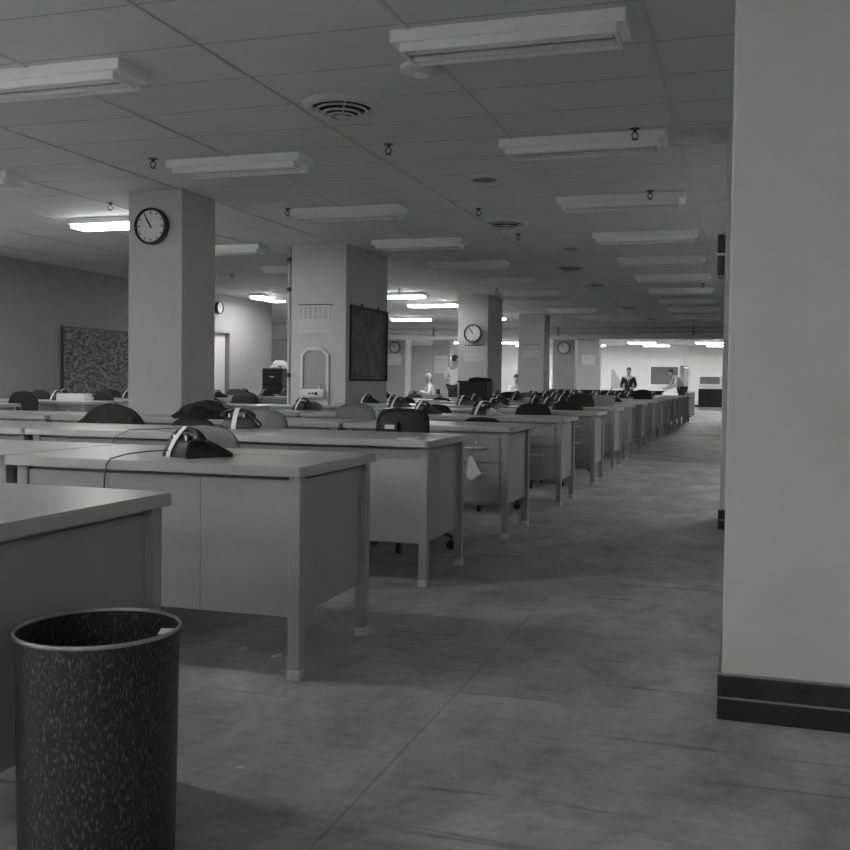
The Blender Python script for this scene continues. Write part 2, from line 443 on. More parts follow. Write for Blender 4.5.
# jackets on chairs
def crumple(name, label, cat, loc, w, d, h, seed, m, rz=0):
    from mathutils import noise
    t = thing(name, label, cat, loc, rz)
    b = MB(); bmesh.ops.create_icosphere(b.bm, subdivisions=5, radius=1)
    off = Vector((seed * 3.7, seed * 1.3, seed * 2.1))
    for v in b.bm.verts:
        p = v.co.copy(); q = Vector((p.x * 1.3, p.y * 1.3, p.z * 1.0)) + off
        ridge = 1 - abs(noise.noise(q * 1.6)) * 2; fine = noise.noise(q * 4.5)
        k = 1 + .28 * noise.noise(q * .9) + .20 * (ridge - .5) + .07 * fine
        z = max(p.z, -.25)
        v.co = Vector((p.x * w / 2 * k, p.y * d / 2 * k, (z + .25) / 1.25 * h * (k if z > -.2 else 1)))
    b.build('folds', m, t, 180)
    return t
def coat(name, label, loc, w, h, t, seed, rz=0, drop=.3):
    rnd = random.Random(seed); ph = [rnd.uniform(0, 6) for _ in range(8)]
    rings = []; n = 48; m = 16
    for j in range(m + 1):
        v = j / m; z = h * v
        hw = w / 2 * (1 - v ** 3.2) ** (1 / 2.6) if v < .999 else .03
        hw = max(hw, .03); th = t * (.5 + .5 * (1 - v ** 3)) * (1 if v < .99 else .4)
        ring = []
        for i in range(n):
            a = 2 * PI * i / n; ca, sa = math.cos(a), math.sin(a)
            f = 1 + (1 - v * .6) * .10 * math.sin(9 * a + ph[0] + 2 * v) + .05 * math.sin(15 * a + ph[1] - 3 * v) + .06 * math.sin(3 * a + ph[2] + 6 * v)
            ring.append((hw * math.copysign(abs(ca) ** .7, ca) * (1 + .3 * (f - 1)), th * math.copysign(abs(sa) ** .7, sa) * f, z + .006 * math.sin(4 * a + ph[3]) * v))
        rings.append(ring)
    o = thing(name, label, 'jacket', loc, rz)
    MB().loft(rings).build('body', M['cloth'], o, 60)
    return o
put_chair('d', -4.16, 6.05, .84, 0, 'chair under the draped dark jacket at the left edge')
cj = coat('jacket', 'dark jacket draped over a chair back at the left edge', (-4.16, 5.80, .46), .56, .42, .07, 3)
for s in (-1, 1): MB().tube([(s * .17, -.03, .33), (s * .20, -.055, .27), (s * .22, -.06, .16), (s * .21, -.06, .02)], .04, 14, [.02, .045, .045, .038]).build('sleeve', M['cloth'], cj, 60)
put_chair('d', -3.60, 6.12, .795, .0, 'low dark chair with pale rim right of the draped jacket')
crumple('jacket', 'crumpled black coat heaped on the desk left of the second phone', 'jacket', (-3.95, 6.62, H), .44, .30, .115, 4, M['cloth'])

# ---------------------------------------------------------------- telephones
def make_phone(detail=True, strap='diag'):
    t = thing('telephone', '', 'telephone')          # dial faces -Y
    prof = [(-.115, 0), (-.118, .022), (-.105, .036), (-.03, .088), (.0, .1), (.075, .104), (.095, .09), (.115, .02), (.113, 0)]
    b = MB(); rings = []
    for x, k in ((-.105, .72), (-.098, .93), (-.085, 1.), (.085, 1.), (.098, .93), (.105, .72)):
        rings.append([(x * (1 - .18 * z / .104), y * (.9 + .1 * k), z * k) for y, z in prof])
    b.loft(rings).build('body', M['bakelite'], t, 40)
    for sx in (-1, 1):
        cr = MB(); cr.prism([(.012, .095), (.012, .122), (.022, .128), (.034, .108), (.056, .108), (.068, .128), (.078, .122), (.078, .095)], sx * .05 - .011, sx * .05 + .011)
        cr.build('cradle', M['bakelite'], t)
        if detail: MB().box(sx * .05 - .006, sx * .05 + .006, .081, .087, .098, .128, .002).build('plunger', M['white'], t)
    b = MB(); b.tube([(-.088, .045, .128), (-.07, .045, .148), (-.03, .045, .157), (.03, .045, .157), (.07, .045, .148), (.088, .045, .128)], .015, 12, [.02, .0165, .015, .015, .0165, .02])
    for sx in (-1, 1): b.lathe((sx * .092, .045, .098), [(.012, 0), (.028, .002), (.031, .012), (.026, .026), (.018, .04), (.006, .046)], 18, cap=True)
    hs = b.build('handset', M['black'], t, 50)
    if detail:
        nrm = Vector((0, -.57, .82)); c = Vector((0, -.063, .066))
        dl = MB(); dl.cyl(c, nrm, .042, .012, 28); d = dl.build('dial', M['dark'], t, 40)
        u = Vector((1, 0, 0)); w = nrm.cross(u)
        for k in range(10):
            a = .6 + 2 * PI * .82 * k / 10
            MB().cyl(c + nrm * .0115 + (u * math.cos(a) + w * math.sin(a)) * .029, nrm, .0065, .0012, 10).build('finger_hole', M['face'], d)
        MB().cyl(c + nrm * .0115, nrm, .014, .002, 16).build('dial_card', M['face'], d)
        pts = []
        for k in range(150):
            s = k / 149; a = 2 * PI * 22 * s
            px = -.1 - .035 * math.sin(PI * s); py = .03 - .13 * s; pz = .085 * (1 - s) ** 1.6 + .012
            pts.append((px + .007 * math.cos(a), py + .004 * math.sin(a), pz + .007 * math.sin(a)))
        MB().tube(pts, .0026, 5).build('coiled_cord', M['black'], t, 60)
    dx = .034 if strap == 'diag' else .012
    MB().ribbon([(dx, .122, .0), (dx * .9, .12, .03), (dx * .5, .10, .10), (dx * .2, .075, .152), (0, .055, .176), (.0, .03, .174), (.0, .01, .150), (.0, -.03, .095), (.0, -.1, .044), (.0, -.122, .02), (0, -.122, 0)], (1, .0, 0), .032, .003).build('strap', M['white'], t)
    return t
ph = make_phone(True, 'diag')
ph.location = (-2.025, 3.36, H); ph.rotation_euler = (0, 0, math.radians(150)); ph.scale = (.94, .88, .66); tag(ph, 'black rotary phone with white strap on the front desk, its cord trailing off left', 'telephone', 'strapped black telephones')
iv = Matrix.Translation(ph.location) @ ph.rotation_euler.to_matrix().to_4x4() @ Matrix.Diagonal((.94, .88, .66, 1))
pts = [iv.inverted() @ Vector(p) for p in ((-2.07, 3.32, H + .02), (-2.11, 3.28, H + .025), (-2.15, 3.22, H + .025), (-2.19, 3.14, H + .018), (-2.215, 3.075, H + .004), (-2.222, 3.062, H - .015), (-2.228, 3.06, H - .06), (-2.235, 3.062, H - .2), (-2.24, 3.064, .35))]
MB().tube(pts, .0035, 6).build('line_cord', M['black'], ph, 60)
p2 = make_phone(True, 'straight')
p2.location = (-2.96, 5.40, H); p2.rotation_euler = (0, 0, math.radians(192)); p2.scale = (.90, .84, .72)
tag(p2, 'black rotary phone seen from behind with white strap, left on the second-row desk', 'telephone', 'strapped black telephones')
iv = Matrix.Translation(p2.location) @ p2.rotation_euler.to_matrix().to_4x4() @ Matrix.Diagonal((.90, .84, .72, 1))
pts = [iv.inverted() @ Vector(p) for p in ((-2.99, 5.28, H + .015), (-3.05, 5.1, H + .01), (-3.1, 4.95, H + .016), (-3.2, 4.85, H + .012), (-3.3, 4.76, H + .01), (-3.36, 4.70, H - .03), (-3.38, 4.69, H - .2), (-3.38, 4.72, .3))]
MB().tube(pts, .0035, 6).build('line_cord', M['black'], p2, 60)
index_kids()
# the other phones: body, cradle, handset, dial, strap
p_mid = make_phone(False, 'diag'); index_kids()
GP = 'strapped black telephones'
ex = {(4, 2): (-4.20, 9.02, 150), (4, 1): (-2.83, 8.72, 140), (5, 2): (-3.86, 10.86, 160), (5, 1): (-2.70, 10.86, 145), (7, 1): (-2.98, 14.58, 150), (7, 2): (-3.95, 14.6, 165), (8, 1): (-2.97, 16.4, 140), (8, 2): (-4.1, 16.4, 170)}
for r, c in plan:
    if r < 4: continue
    f, o = seat_name(r, c)
    x, y = deskpos[(r, c)]
    if (r, c) in ex: px, py, a = ex[(r, c)]
    elif r == 5 and c == 0: continue
    else: px, py, a = x - W / 2 + .18 + random.uniform(-.04, .3), y + random.uniform(.1, .24), random.uniform(120, 215)
    k = place(p_mid, (px, py, H), math.radians(a if (r, c) in ex else random.uniform(132, 158)), f'strapped black phone on the desk {f} in the {o} row', GP)
    k.scale = (.94, .92, .74)
    if r >= 6 and c in (1, 2, 5) and random.random() < .8:
        k = place(p_mid, (px + .42, py - .08, H), math.radians(random.uniform(130, 160)), f'second strapped black phone on the desk {f} in the {o} row', GP)

# ---------------------------------------------------------------- things on the desks
def sheet(label, x, y, w, d, rz, z=H, n=1, name='paper_sheet', m=None):
    b = MB(); b.box(-w / 2, w / 2, -d / 2, d / 2, 0, .0015 * n)
    o = b.build(name, m or M['paper'], None, None, (x, y, z)); o.rotation_euler = (0, 0, rz)
    return tag(o, label, 'paper', None)
sheet('loose sheet of pale paper lying by the nearest phone', -1.86, 3.66, .30, .22, .25, n=2)
sheet('white slip standing for a bright reflection at the right corner of the second desk', -1.70, 4.93, .10, .16, .1, n=2, m=M['white'])  # white slip put in for a reflection highlight on the desktop
sheet('narrow white slip standing for a bright reflection near the right edge of the second desk', -1.60, 5.11, .06, .14, -.2, n=2, m=M['white'])  # narrower slip, also a desktop highlight laid on as white
for r, c, dx, dy, w, d, n, lab in ((5, 0, -.32, -.12, .3, .22, 14, 'bright papers beside the phone on the sixth-row aisle desk'), (6, 0, .42, -.25, .2, .28, 3, 'white sheet on the aisle desk of the seventh row'),
        (6, 1, .25, -.15, .3, .22, 10, 'paper pile on the second desk of the seventh row'), (8, 1, .1, -.2, .35, .25, 30, 'thick paper pile below the dark cabinet'), (5, 5, .1, .1, .35, .28, 60, 'stack of papers past the clock column'),
        (7, 2, .1, .1, .32, .24, 16, 'spread papers on the third desk of the eighth row'), (9, 2, .1, .1, .32, .24, 30, 'spread papers on the third desk of the tenth row'), (9, 3, .1, .1, .36, .26, 40, 'large paper pile left of the white-shirted man')):
    if (r, c) in deskpos:
        x, y = deskpos[(r, c)]; sheet(lab, x + dx, y + dy, w, d, random.uniform(-.3, .3), n=n, name='paper_stack' if n > 5 else 'paper_sheet')
# ribbed carton on the eighth row
t = thing('carton', 'pale grey ribbed box on the aisle end of the eighth row', 'box', (-1.95, 14.25, H))
b = MB(); b.box(-.14, .14, -.15, .15, 0, .135, .004)
b.build('body', M['carton'], t)
for k in range(5): MB().box(-.143, .143, -.153, .153, .015 + .026 * k, .022 + .026 * k).build('band', M['panel'], t)
# dark cabinet with a light edge
t = thing('desk_cabinet', 'dark boxy cabinet with pale left edge on a desk before the third column', 'cabinet', (-4.36, 16.05, H))
MB().box(-.25, .25, -.2, .2, 0, .30, .006).build('body', M['wood'], t)
MB().box(-.252, -.225, -.204, -.2, 0, .30).build('edge_strip', M['counter'], t)
MB().box(-.26, .26, -.21, .21, .30, .325, .004).build('top', M['dark'], t)
MB().box(-.22, .24, -.206, -.2, .03, .27, .003).build('front_panel', M['wood'], t)
crumple('cloth_bundle', 'dark cloth bundle lying on top of the boxy cabinet', 'cloth', (-4.28, 16.05, H + .325), .36, .26, .06, 2, M['cloth'])
# hanging tag on a drawer handle
hx_, hy_ = deskpos[(3, 0)]
tg = thing('hanging_tag', 'white paper tag hanging on a string from the third-row drawer handle', 'tag', (-1.755, 6.452, .483))
MB().prism([(-.042, .062), (-.02, .086), (.053, -.04), (-.02, -.092), (-.053, -.073)], -.001, .001, 'Y').build('card', M['white'], tg)
MB().tube([(-.026, .0, .07), (-.012, .0, .10), (0, .005, .137)], .0018, 5).build('string', M['dark'], tg)

# waste bin and floor scraps
bn = thing('waste_bin', 'dark scuffed metal waste bin with pale rim at the lower left', 'bin', (-1.287, 1.75, 0))
b = MB(); b.lathe((0, 0, 0), [(.0005, .02), (.151, .02), (.153, 0), (.156, .0), (.160, .2), (.163, .43), (.165, .535), (.163, .535), (.160, .43), (.151, .03), (.0005, .028)], 56)
b.build('body', M['bin'], bn, 40)
b = MB()
b.lathe((0, 0, .535), [(.166, -.004), (.1690, .0), (.1685, .003), (.165, .005), (.1625, .002), (.163, -.003), (.166, -.004)], 56).build('rim', M['binrim'], bn, 60)
sc_ = MB(); sc_.loft([[(-.018, -.008, 0), (.018, -.004, .004), (.018, -.003, .005), (-.018, -.007, .001)], [(-.012, .006, .005), (.02, .004, .008), (.02, .005, .009), (-.012, .007, .006)]])
o = sc_.build('paper_scrap', M['paper'], None, None, (-1.175, 1.83, .515)); tag(o, 'pale paper scrap stuck inside the rim of the waste bin', 'paper'); o.rotation_euler = (.4, .1, .5)
for (x, y, s, lab) in ((-1.861, 3.432, .02, 'small pale scrap on the floor under the front desk, left one'), (-1.692, 3.389, .022, 'small pale scrap on the floor under the front desk by its leg')):
    b = MB(); b.loft([[(-s, -s * .5, 0), (s, -s * .6, .003), (s, -s * .5, .006), (-s, -s * .4, .003)], [(-s * .6, s * .6, .004), (s * .8, s * .5, .012), (s * .8, s * .6, .015), (-s * .6, s * .7, .007)]])
    tag(b.build('paper_scrap', M['paper'], None, None, (x, y, .001)), lab, 'paper')

# ---------------------------------------------------------------- on the columns
def clock(loc, label, r=.18, hands=True):
    t = thing('wall_clock', label, 'clock', loc)
    MB().lathe((0, 0, 0), [(r * .98, .0), (r, .01), (r, .05), (r * .97, .07), (r * .9, .075), (r * .86, .066), (r * .855, .052)], 44, 'Y').build('case', M['glassy'], t, 40)
    MB().cyl((0, -.052, 0), (0, 1, 0), r * .862, .05, 44).build('face', M['face'], t, 40)
    for k in range(12):
        a = k * PI / 6; L = .1 if k % 3 else .14
        b = MB(); b.box(-.006 * r / .18, .006 * r / .18, -.0535, -.052, r * (.8 - L), r * .8)
        bmesh.ops.rotate(b.bm, verts=b.bm.verts[:], cent=(0, 0, 0), matrix=Matrix.Rotation(a, 3, 'Y')); b.build('hour_mark', M['frame'], t)
    for L, w, a, nm in ((.50, .009, -.56, 'hour_hand'), (.74, .006, -.5236, 'minute_hand')):
        b = MB(); b.box(-w * r / .18, w * r / .18, -.057, -.0545, -r * .12, r * L, )
        bmesh.ops.rotate(b.bm, verts=b.bm.verts[:], cent=(0, 0, 0), matrix=Matrix.Rotation(a, 3, 'Y')); b.build(nm, M['frame'], t)
    MB().cyl((0, -.052, 0), (0, -1, 0), r * .05, .008, 14).build('hub', M['frame'], t, 40)
    return t
clock((-5.71, 8.62, 2.58), 'large round wall clock high on the left front column', .185)
clock((-5.66, 20.6, 2.12), 'round black-rimmed clock on the third column above a calendar', .20)
clock((-5.76, 32.3, 2.235), 'round black-rimmed clock on the far column under the beam', .21)
clock((-11.68, 32.3, 2.24), 'pale round clock on the distant column just right of the framed map', .20)
o = clock((XL, 19.40, 2.64), 'small round clock on the left wall above the door', .14); o.rotation_euler = (0, 0, PI / 2)
MB().box(-6.06, 0, 0, 0, 0, 0) if False else None

def calendar(loc, w, h, label, cols, name='calendar', rows=2):
    t = thing('hanging_' + name, label, 'calendar' if name == 'calendar' else 'notice', loc)
    MB().box(-w / 2, w / 2, -.004, 0, -h / 2, h / 2).build('sheet', M['paper'] if name == 'calendar' else M['white'], t)
    if name == 'calendar':
        MB().box(-w / 2, w / 2, -.008, 0, h / 2 - .012, h / 2 + .004, .002).build('top_strip', M['dark'], t)
        pr = MB()
        for k in range(cols):
            x = -w / 2 + w * (k + .5) / cols; cw = w / cols * .6
            for q in range(7):
                z = h * .40 - q * h * .062
                pr.box(x - cw / 2, x + cw / 2, -.0052, -.004, z - h * .022, z)
        for k in range(cols * 2):
            x = -w / 2 + w * (k + .5) / (cols * 2); cw = w / cols / 2 * .5
            for q in range(3):
                z = -h * .14 - q * h * .09; pr.box(x - cw / 2, x + cw / 2, -.0048, -.004, z - h * .012, z)
        pr.build('print', M['ink'], t)
    else:
        for q in range(rows):
            z = h * .3 - q * h * .6 / max(1, rows - 1)
            MB().box(-w * .38, w * .38, -.0048, -.004, z - h * .008, z + h * .008).build('print', mat('pale_ink', .45), t)
    return t
calendar((-5.725, 12.57, 1.915), .53, .40, 'wide wall calendar on the column above the drinking fountain', 7)
calendar((-5.63, 20.6, 1.695), .46, .34, 'wall calendar hanging below the clock on the third column', 6)
calendar((-5.60, 26.4, 1.95), .48, .35, 'wall calendar alone on the fourth column', 6)
calendar((-5.85, 38.2, 1.985), .52, .39, 'white notice on the last column before the far wall', 3, 'notice', 3)
calendar((-11.72, 32.3, 1.82), .53, .38, 'white notice below the distant clock right of the framed map', 3, 'notice', 3)
calendar((-11.83, 38.2, 1.77), .60, .72, 'tall blank white notice behind the white-shirted man', 3, 'notice', 2)
o = calendar((XL, 20.99, 1.47), .56, .34, 'grey notice pinned on the bright left wall', 3, 'notice', 3); o.rotation_euler = (0, 0, PI / 2)
for ch in bpy.data.objects:
    if ch.parent == o and ch.name.startswith('sheet'): ch.data.materials[0] = mat('grey_paper', .33, .8)

# drinking fountain set in the second column
ft = thing('wall_mounted_fountain', 'white recessed drinking fountain with arched surround on the second column', 'drinking fountain', (-5.727, 12.57, .72))
w, h, ch = .215, .80, .10
outer = [(-w, 0), (w, 0), (w, h - ch), (w - ch, h), (-w + ch, h), (-w, h - ch)]
inner = [(-w + .04, .22), (w - .04, .22), (w - .04, h - ch - .02), (w - ch - .01, h - .045), (-w + ch + .01, h - .045), (-w + .04, h - ch - .02)]
b = MB(); bm = b.bm
def ringv(p, y): return [bm.verts.new((x, y, z)) for x, z in p]
of, ob, inf, inb = ringv(outer, -.03), ringv(outer, 0), ringv(inner, -.03), ringv(inner, -.004)
for i in range(6):
    j = (i + 1) % 6
    bm.faces.new((of[i], of[j], inf[j], inf[i])); bm.faces.new((of[i], ob[i], ob[j], of[j])); bm.faces.new((inf[i], inf[j], inb[j], inb[i]))
b.build('surround', M['porcelain'], ft)
MB().prism([(x, z) for x, z in inner], -.006, -.003, 'Y').build('niche_back', M['niche'], ft)
b = MB(); b.box(-w + .03, w - .03, -.115, -.03, .10, .22, .02, 3); b.build('basin', M['porcelain'], ft, 40)
b = MB(); b.tube([(.09, -.06, .21), (.09, -.06, .27), (.085, -.07, .30), (.07, -.085, .305)], .012, 10); b.build('bubbler', M['chrome'], ft, 50)
for x in (-.03, .02, .07): MB().cyl((x, -.115, .16), (0, -1, 0), .022 if x == .07 else .014, .012, 14).build('push_button', M['dark'], ft, 40)
# framed map on the side of the second column
fm = thing('framed_map', 'large dark framed map on the right side of the fountain column', 'picture', (-5.27, 13.43, 1.59))
hw, hh = .70, .50
MB().box(0, .012, -hw, hw, -hh, hh).build('print', M['mapm'], fm)
b = MB()
for a0, a1, c0, c1 in ((-hw - .03, hw + .03, hh, hh + .03), (-hw - .03, hw + .03, -hh - .03, -hh), (-hw - .03, -hw, -hh, hh), (hw, hw + .03, -hh, hh)): b.box(0, .03, a0, a1, c0, c1, .003)
b.build('frame', M['frame'], fm)
for y in (-.3, .35): MB().cyl((0, y, hh + .05), (1, 0, 0), .018, .02, 10).build('hook', M['dark'], fm)
# pipe up the left edge of the second column
pp = thing('riser_pipe', 'thin dark riser pipe up the left edge of the fountain column', 'pipe', (-6.15, 12.62, 0))
MB().cyl((0, 0, 0), (0, 0, 1), .028, 2.93, 12).build('run', M['pipe'], pp, 40)
for z in (.5, 1.1, 2.3, 2.72): MB().cyl((0, 0, z), (0, 0, 1), .04, .06, 12).build('coupling', M['dark'], pp, 40)
MB().box(-.0, .05, -.04, .04, 2.69, 2.71).build('bracket', M['dark'], pp)
# black wall box on the second right-hand column
wb = thing('wall_bell', 'black double box with pale middle strip on the right-hand column side', 'bell', (-.165, 7.80, 2.035))
MB().box(-.058, 0, -.17, .17, .008, .15, .008).build('upper_case', M['black'], wb)
MB().box(-.058, 0, -.17, .17, -.15, -.008, .008).build('lower_case', M['black'], wb)
MB().box(-.066, 0, -.175, .175, -.008, .008).build('strip', M['fixture'], wb)
# map board on the left wall
pb = thing('pinboard', 'large dark mottled pinboard on the left wall at the picture edge', 'board', (XL, 15.2, 1.25))
MB().box(0, .02, -1.0, .95, -.66, .66).build('sheet', M['wallmap'], pb)
b = MB(); b.box(0, .035, -1.03, .98, .66, .69); b.box(0, .035, -1.03, .98, -.69, -.66); b.box(0, .035, .95, .98, -.66, .66); b.box(0, .035, -1.03, -1.0, -.66, .66)
b.build('frame', M['frame'], pb)

# ---------------------------------------------------------------- ceiling things
def make_light(lit):
    t = thing('ceiling_light', '', 'light')          # long side along X, origin at ceiling
    L = .63
    b = MB(); b.prism([(-.155, -.0), (.155, 0), (.155, -.068), (-.155, -.068)], -L, L); 
    bmesh.ops.bevel(b.bm, geom=[e for e in b.bm.edges], offset=.004, segments=1, affect='EDGES')
    b.build('housing', M['fixture'], t)
    for s in (-1, 1):
        MB().box(-L + .05, L - .05, *sorted((s * .135, s * .118)), -.116, -.066, .003).build('side_lens', M['lens'] if lit else M['fixture'], t)
        MB().box(*sorted((s * (L - .05), s * (L - .066))), -.118, .118, -.116, -.066, .003).build('end_plate', M['lens'] if lit else M['fixture'], t)
        MB().cyl((-L + .075, s * .055, -.094), (1, 0, 0), .019, 2 * L - .15, 12).build('tube', M['tube'] if lit else M['tubeoff'], t, 40)
    b = MB(); b.box(-L + .066, L - .066, -.118, .118, -.071, -.067); b.prism([(-.025, -.069), (.025, -.069), (0, -.105)], -L + .07, L - .07)
    b.build('reflector', M['louvre'], t)
    return t
l_off = make_light(False); l_on = make_light(True); index_kids()
XS = {'A': -1.24, 'B': -4.20, 'C': -7.13, 'D': -9.95}
where = {'A': 'row beside the aisle', 'B': 'row over the middle desks', 'C': 'row beyond the columns', 'D': 'row along the left wall', 'E': 'row right of the columns'}
Y1 = 7.62; DYL = 2.445
def light(col, k, lit, x=None, y=None, rz=0, label=None):
    x = XS[col] if x is None else x; y = Y1 + DYL * k if y is None else y
    on = 'lit' if lit else 'unlit'; base = {'A': 0, 'B': -1, 'C': 1, 'D': 5, 'E': 0}[col]
    if label: lab = label
    elif col == 'B' and k == -1: lab = 'unlit fluorescent ceiling fixture cut off at the upper left corner'
    elif k >= base: lab = f'{on} fluorescent ceiling fixture, {ORD[k - base]} from the front in the {where[col]}'
    else: lab = f'{on} fluorescent ceiling fixture, {ORD[base - k - 1]} back towards the viewer in the {where[col]}'
    return place(l_on if lit else l_off, (x, y, CEIL), rz, lab, 'fluorescent ceiling fixtures')
XS['E'] = 1.75; XS['F'] = 4.0
for col in 'ABCDE':
    for k in range(-6, 9):
        if col == 'D' and k > 1 or col == 'E' and k > 6: continue
        lit = (k <= -5 and not (col == 'A' and k == -5)) or (k == -4 and col in 'BCD') or (k == -2 and col == 'B') or (k == -3 and col in 'CD') or (col == 'C' and k in (1, 5, 6, 8)) or (col == 'D' and k in (-1, 1)) or (col == 'E' and k in (1, 2, 4))
        light(col, k, lit)
for k in (8, 5): light('D', k, k == 8, x=-9.35 if k == 8 else None)
light('D', 0, True, x=-10.25, y=19.95, rz=PI / 2, label='lit fluorescent fixture running along the bright left wall')
ns = 0
light('D', 0, True, x=-14.8, y=25.5, label='added unseen fixture lighting the room past the end of the bright left wall')  # unseen lamp added to brighten the space past the left wall
for q, (y, xs) in enumerate(((32.6, (-7.3, -1.5)), (35.2, (-10.4, -4.35, 1.3)), (43.4, (-13.2, -10.4, -7.3, -4.35, -1.5)), (46.6, (-12.85, -10.05, -6.95, -4.0, -1.15)))):
    for n_, x in enumerate(xs):
        light('D', 0, True, x=x, y=y, label=f"lit fluorescent fixture of the far bright room, {ORD[n_]} from its left in its {['nearest', 'second', 'third', 'farthest'][q]} row")

def vent(x, y, label, r=.27):
    t = thing('air_diffuser', label, 'vent', (x, y, CEIL))
    MB().lathe((0, 0, 0), [(r, 0), (r * .99, -.016), (r * .9, -.034), (r * .78, -.036), (r * .74, -.026), (r * .74, -.002)], 44).build('rim', M['diffuser'], t, 50)
    MB().lathe((0, 0, 0), [(r * .73, -.012), (r * .6, -.034), (r * .45, -.052), (r * .3, -.066), (r * .16, -.076), (.001, -.078)], 40).build('shade_dome', M['ventshade'], t, 60)  # black dome, its colour stands for the shade in the gaps between rings
    for ro, z in ((.66, -.040), (.50, -.062), (.35, -.078)):
        MB().lathe((0, 0, z), [(r * ro, .004), (r * (ro + .015), -.004), (r * (ro - .02), -.010), (r * (ro - .055), -.006), (r * (ro - .05), .003), (r * ro, .004)], 40).build('ring', M['diffuser'], t, 60)
    MB().lathe((0, 0, -.086), [(.001, -.004), (r * .12, -.003), (r * .17, .002), (r * .15, .008), (.001, .01)], 24).build('centre_cap', M['diffuser'], t, 60)
    for a in (.5, .5 + PI / 2):
        c, s_ = math.cos(a), math.sin(a)
        for sg in (-1, 1): MB().tube([(sg * c * r * q, sg * s_ * r * q, z) for q, z in ((.74, -.03), (.5, -.058), (.3, -.074), (.1, -.082))], .005, 6).build('spoke', M['diffuser'], t)
    return t
for i, (x, y) in enumerate(((-2.68, 6.28), (-2.74, 11.3), (-2.74, 15.8), (-2.74, 18.6), (-2.72, 24.0), (-2.6, 28.3))):
    vent(x, y, f'round ceiling air diffuser, {ORD[i]} from the front along the middle ceiling bar')
t = thing('speaker_grille', 'small flat round grille in the ceiling between the first two diffusers', 'grille', (-2.36, 8.92, CEIL))
MB().lathe((0, 0, 0), [(.15, 0), (.148, -.01), (.12, -.012), (.115, -.004)], 32).build('rim', M['diffuser'], t, 50)
MB().lathe((0, 0, -.004), [(.115, 0), (.09, -.004), (.07, 0), (.05, -.004), (.02, 0), (.001, 0)], 32).build('grille', M['vinylgrey'], t, 60)
t = thing('speaker_grille', 'small flat round grille in the ceiling farther off, between later diffusers', 'grille', (-2.38, 13.75, CEIL))
MB().lathe((0, 0, 0), [(.15, 0), (.148, -.01), (.12, -.012), (.115, -.004)], 32).build('rim', M['diffuser'], t, 50)
MB().lathe((0, 0, -.004), [(.115, 0), (.09, -.004), (.07, 0), (.05, -.004), (.02, 0), (.001, 0)], 32).build('grille', M['vinylgrey'], t, 60)
t = thing('smoke_detector', 'pale round detector at the top of the picture near the ceiling bar', 'detector', (-1.90, 5.66, CEIL))
MB().lathe((0, 0, 0), [(.13, 0), (.128, -.025), (.09, -.045), (.001, -.048)], 32).build('body', M['diffuser'], t, 50)
MB().lathe((0, 0, -.045), [(.05, 0), (.045, -.012), (.001, -.014)], 24).build('cap', M['fixture'], t, 50)

def make_sprinkler():
    t = thing('sprinkler_head', '', 'sprinkler')
    MB().lathe((0, 0, 0), [(.04, 0), (.038, -.006), (.014, -.010), (.013, -.03), (.001, -.03)], 16).build('escutcheon', M['dark'], t, 50)
    for s in (-1, 1): MB().tube([(s * .013, 0, -.028), (s * .024, 0, -.048), (s * .022, 0, -.066), (.003 * s, 0, -.082)], .005, 6).build('yoke', M['dark'], t)
    MB().lathe((0, 0, -.084), [(.001, .004), (.026, 0), (.026, -.003), (.001, -.004)], 14).build('deflector', M['dark'], t)
    return t
spr = make_sprinkler(); index_kids()
for i, (x, y, lab) in enumerate(((-4.91, 7.40, 'left of the front middle fixture'), (-2.76, 7.42, 'beside the first round diffuser'), (-.82, 7.42, 'before the first aisle fixture'), (-.93, 9.82, 'before the second aisle fixture'), (-2.81, 10.38, 'just before the second round diffuser'), (-2.79, 12.25, 'just past the second round diffuser'), (-4.86, 9.9, 'at the left end of the second middle fixture'), (-6.6, 9.15, 'near the lit fixture left of the clock column'), (-8.9, 15.9, 'before the bright left wall'), (-6.8, 19.0, 'above the distant lit fixture'), (-4.8, 19.2, 'in front of the third column'), (-.79, 18.9, 'beside the distant aisle fixtures'), (-2.93, 23.2, 'between the last round diffusers'))):
    o = place(spr, (x, y, CEIL), .3, 'small dark sprinkler head ' + lab, 'ceiling sprinkler heads'); o.scale = (.95,) * 3

# ---------------------------------------------------------------- far room
def win(i, x0, x1, z0, z1, y=YF, sill=True):
    o = struct(MB().box(x0, x1, y - .02, y - .005, z0, z1).build('window_%d' % i, M['board']))
    b = MB(); f = .08
    b.box(x0 - f, x1 + f, y - .06, y, z1, z1 + f); b.box(x0 - f, x1 + f, y - .08, y, z0 - f, z0); b.box(x0 - f, x0, y - .06, y, z0, z1); b.box(x1, x1 + f, y - .06, y, z0, z1)
    b.build('window_frame', M['counter'], o)
    return o
k = 49 / 46
win(1, -4.17 * k, -2.96 * k, 1.08, 1.93); win(2, -1.98 * k, -1.12 * k, 1.12, 1.46)
for i, x in enumerate((-7.9, -6.1, -5.0, -4.65, -2.7, -.95)):
    struct(MB().box(x - .05, x + .05, YF - .05, YF, 0, CEIL).build('trim_%d' % (i + 40), M['wall']))
ct = thing('counter', 'low black-fronted counter with white top at the aisle end', 'counter', (-1.0, 43.9, 0))
MB().box(-.95, .75, 0, .6, .12, .90, .01).build('front', M['black'], ct)
MB().box(-1.0, .8, -.05, .65, .90, .98, .01).build('top', M['counter'], ct)
MB().box(-.95, .75, .03, .6, 0, .12).build('plinth', M['counter'], ct)
dc = thing('counter', 'long low dark counter behind the far desk rows', 'counter', (-4.9, 31.2, 0))
MB().box(-1.6, 2.4, 0, .55, 0, .82, .01).build('body', M['dark'], dc)
MB().box(-1.65, 2.45, -.04, .6, .82, .87, .01).build('top', M['vinyl'], dc)
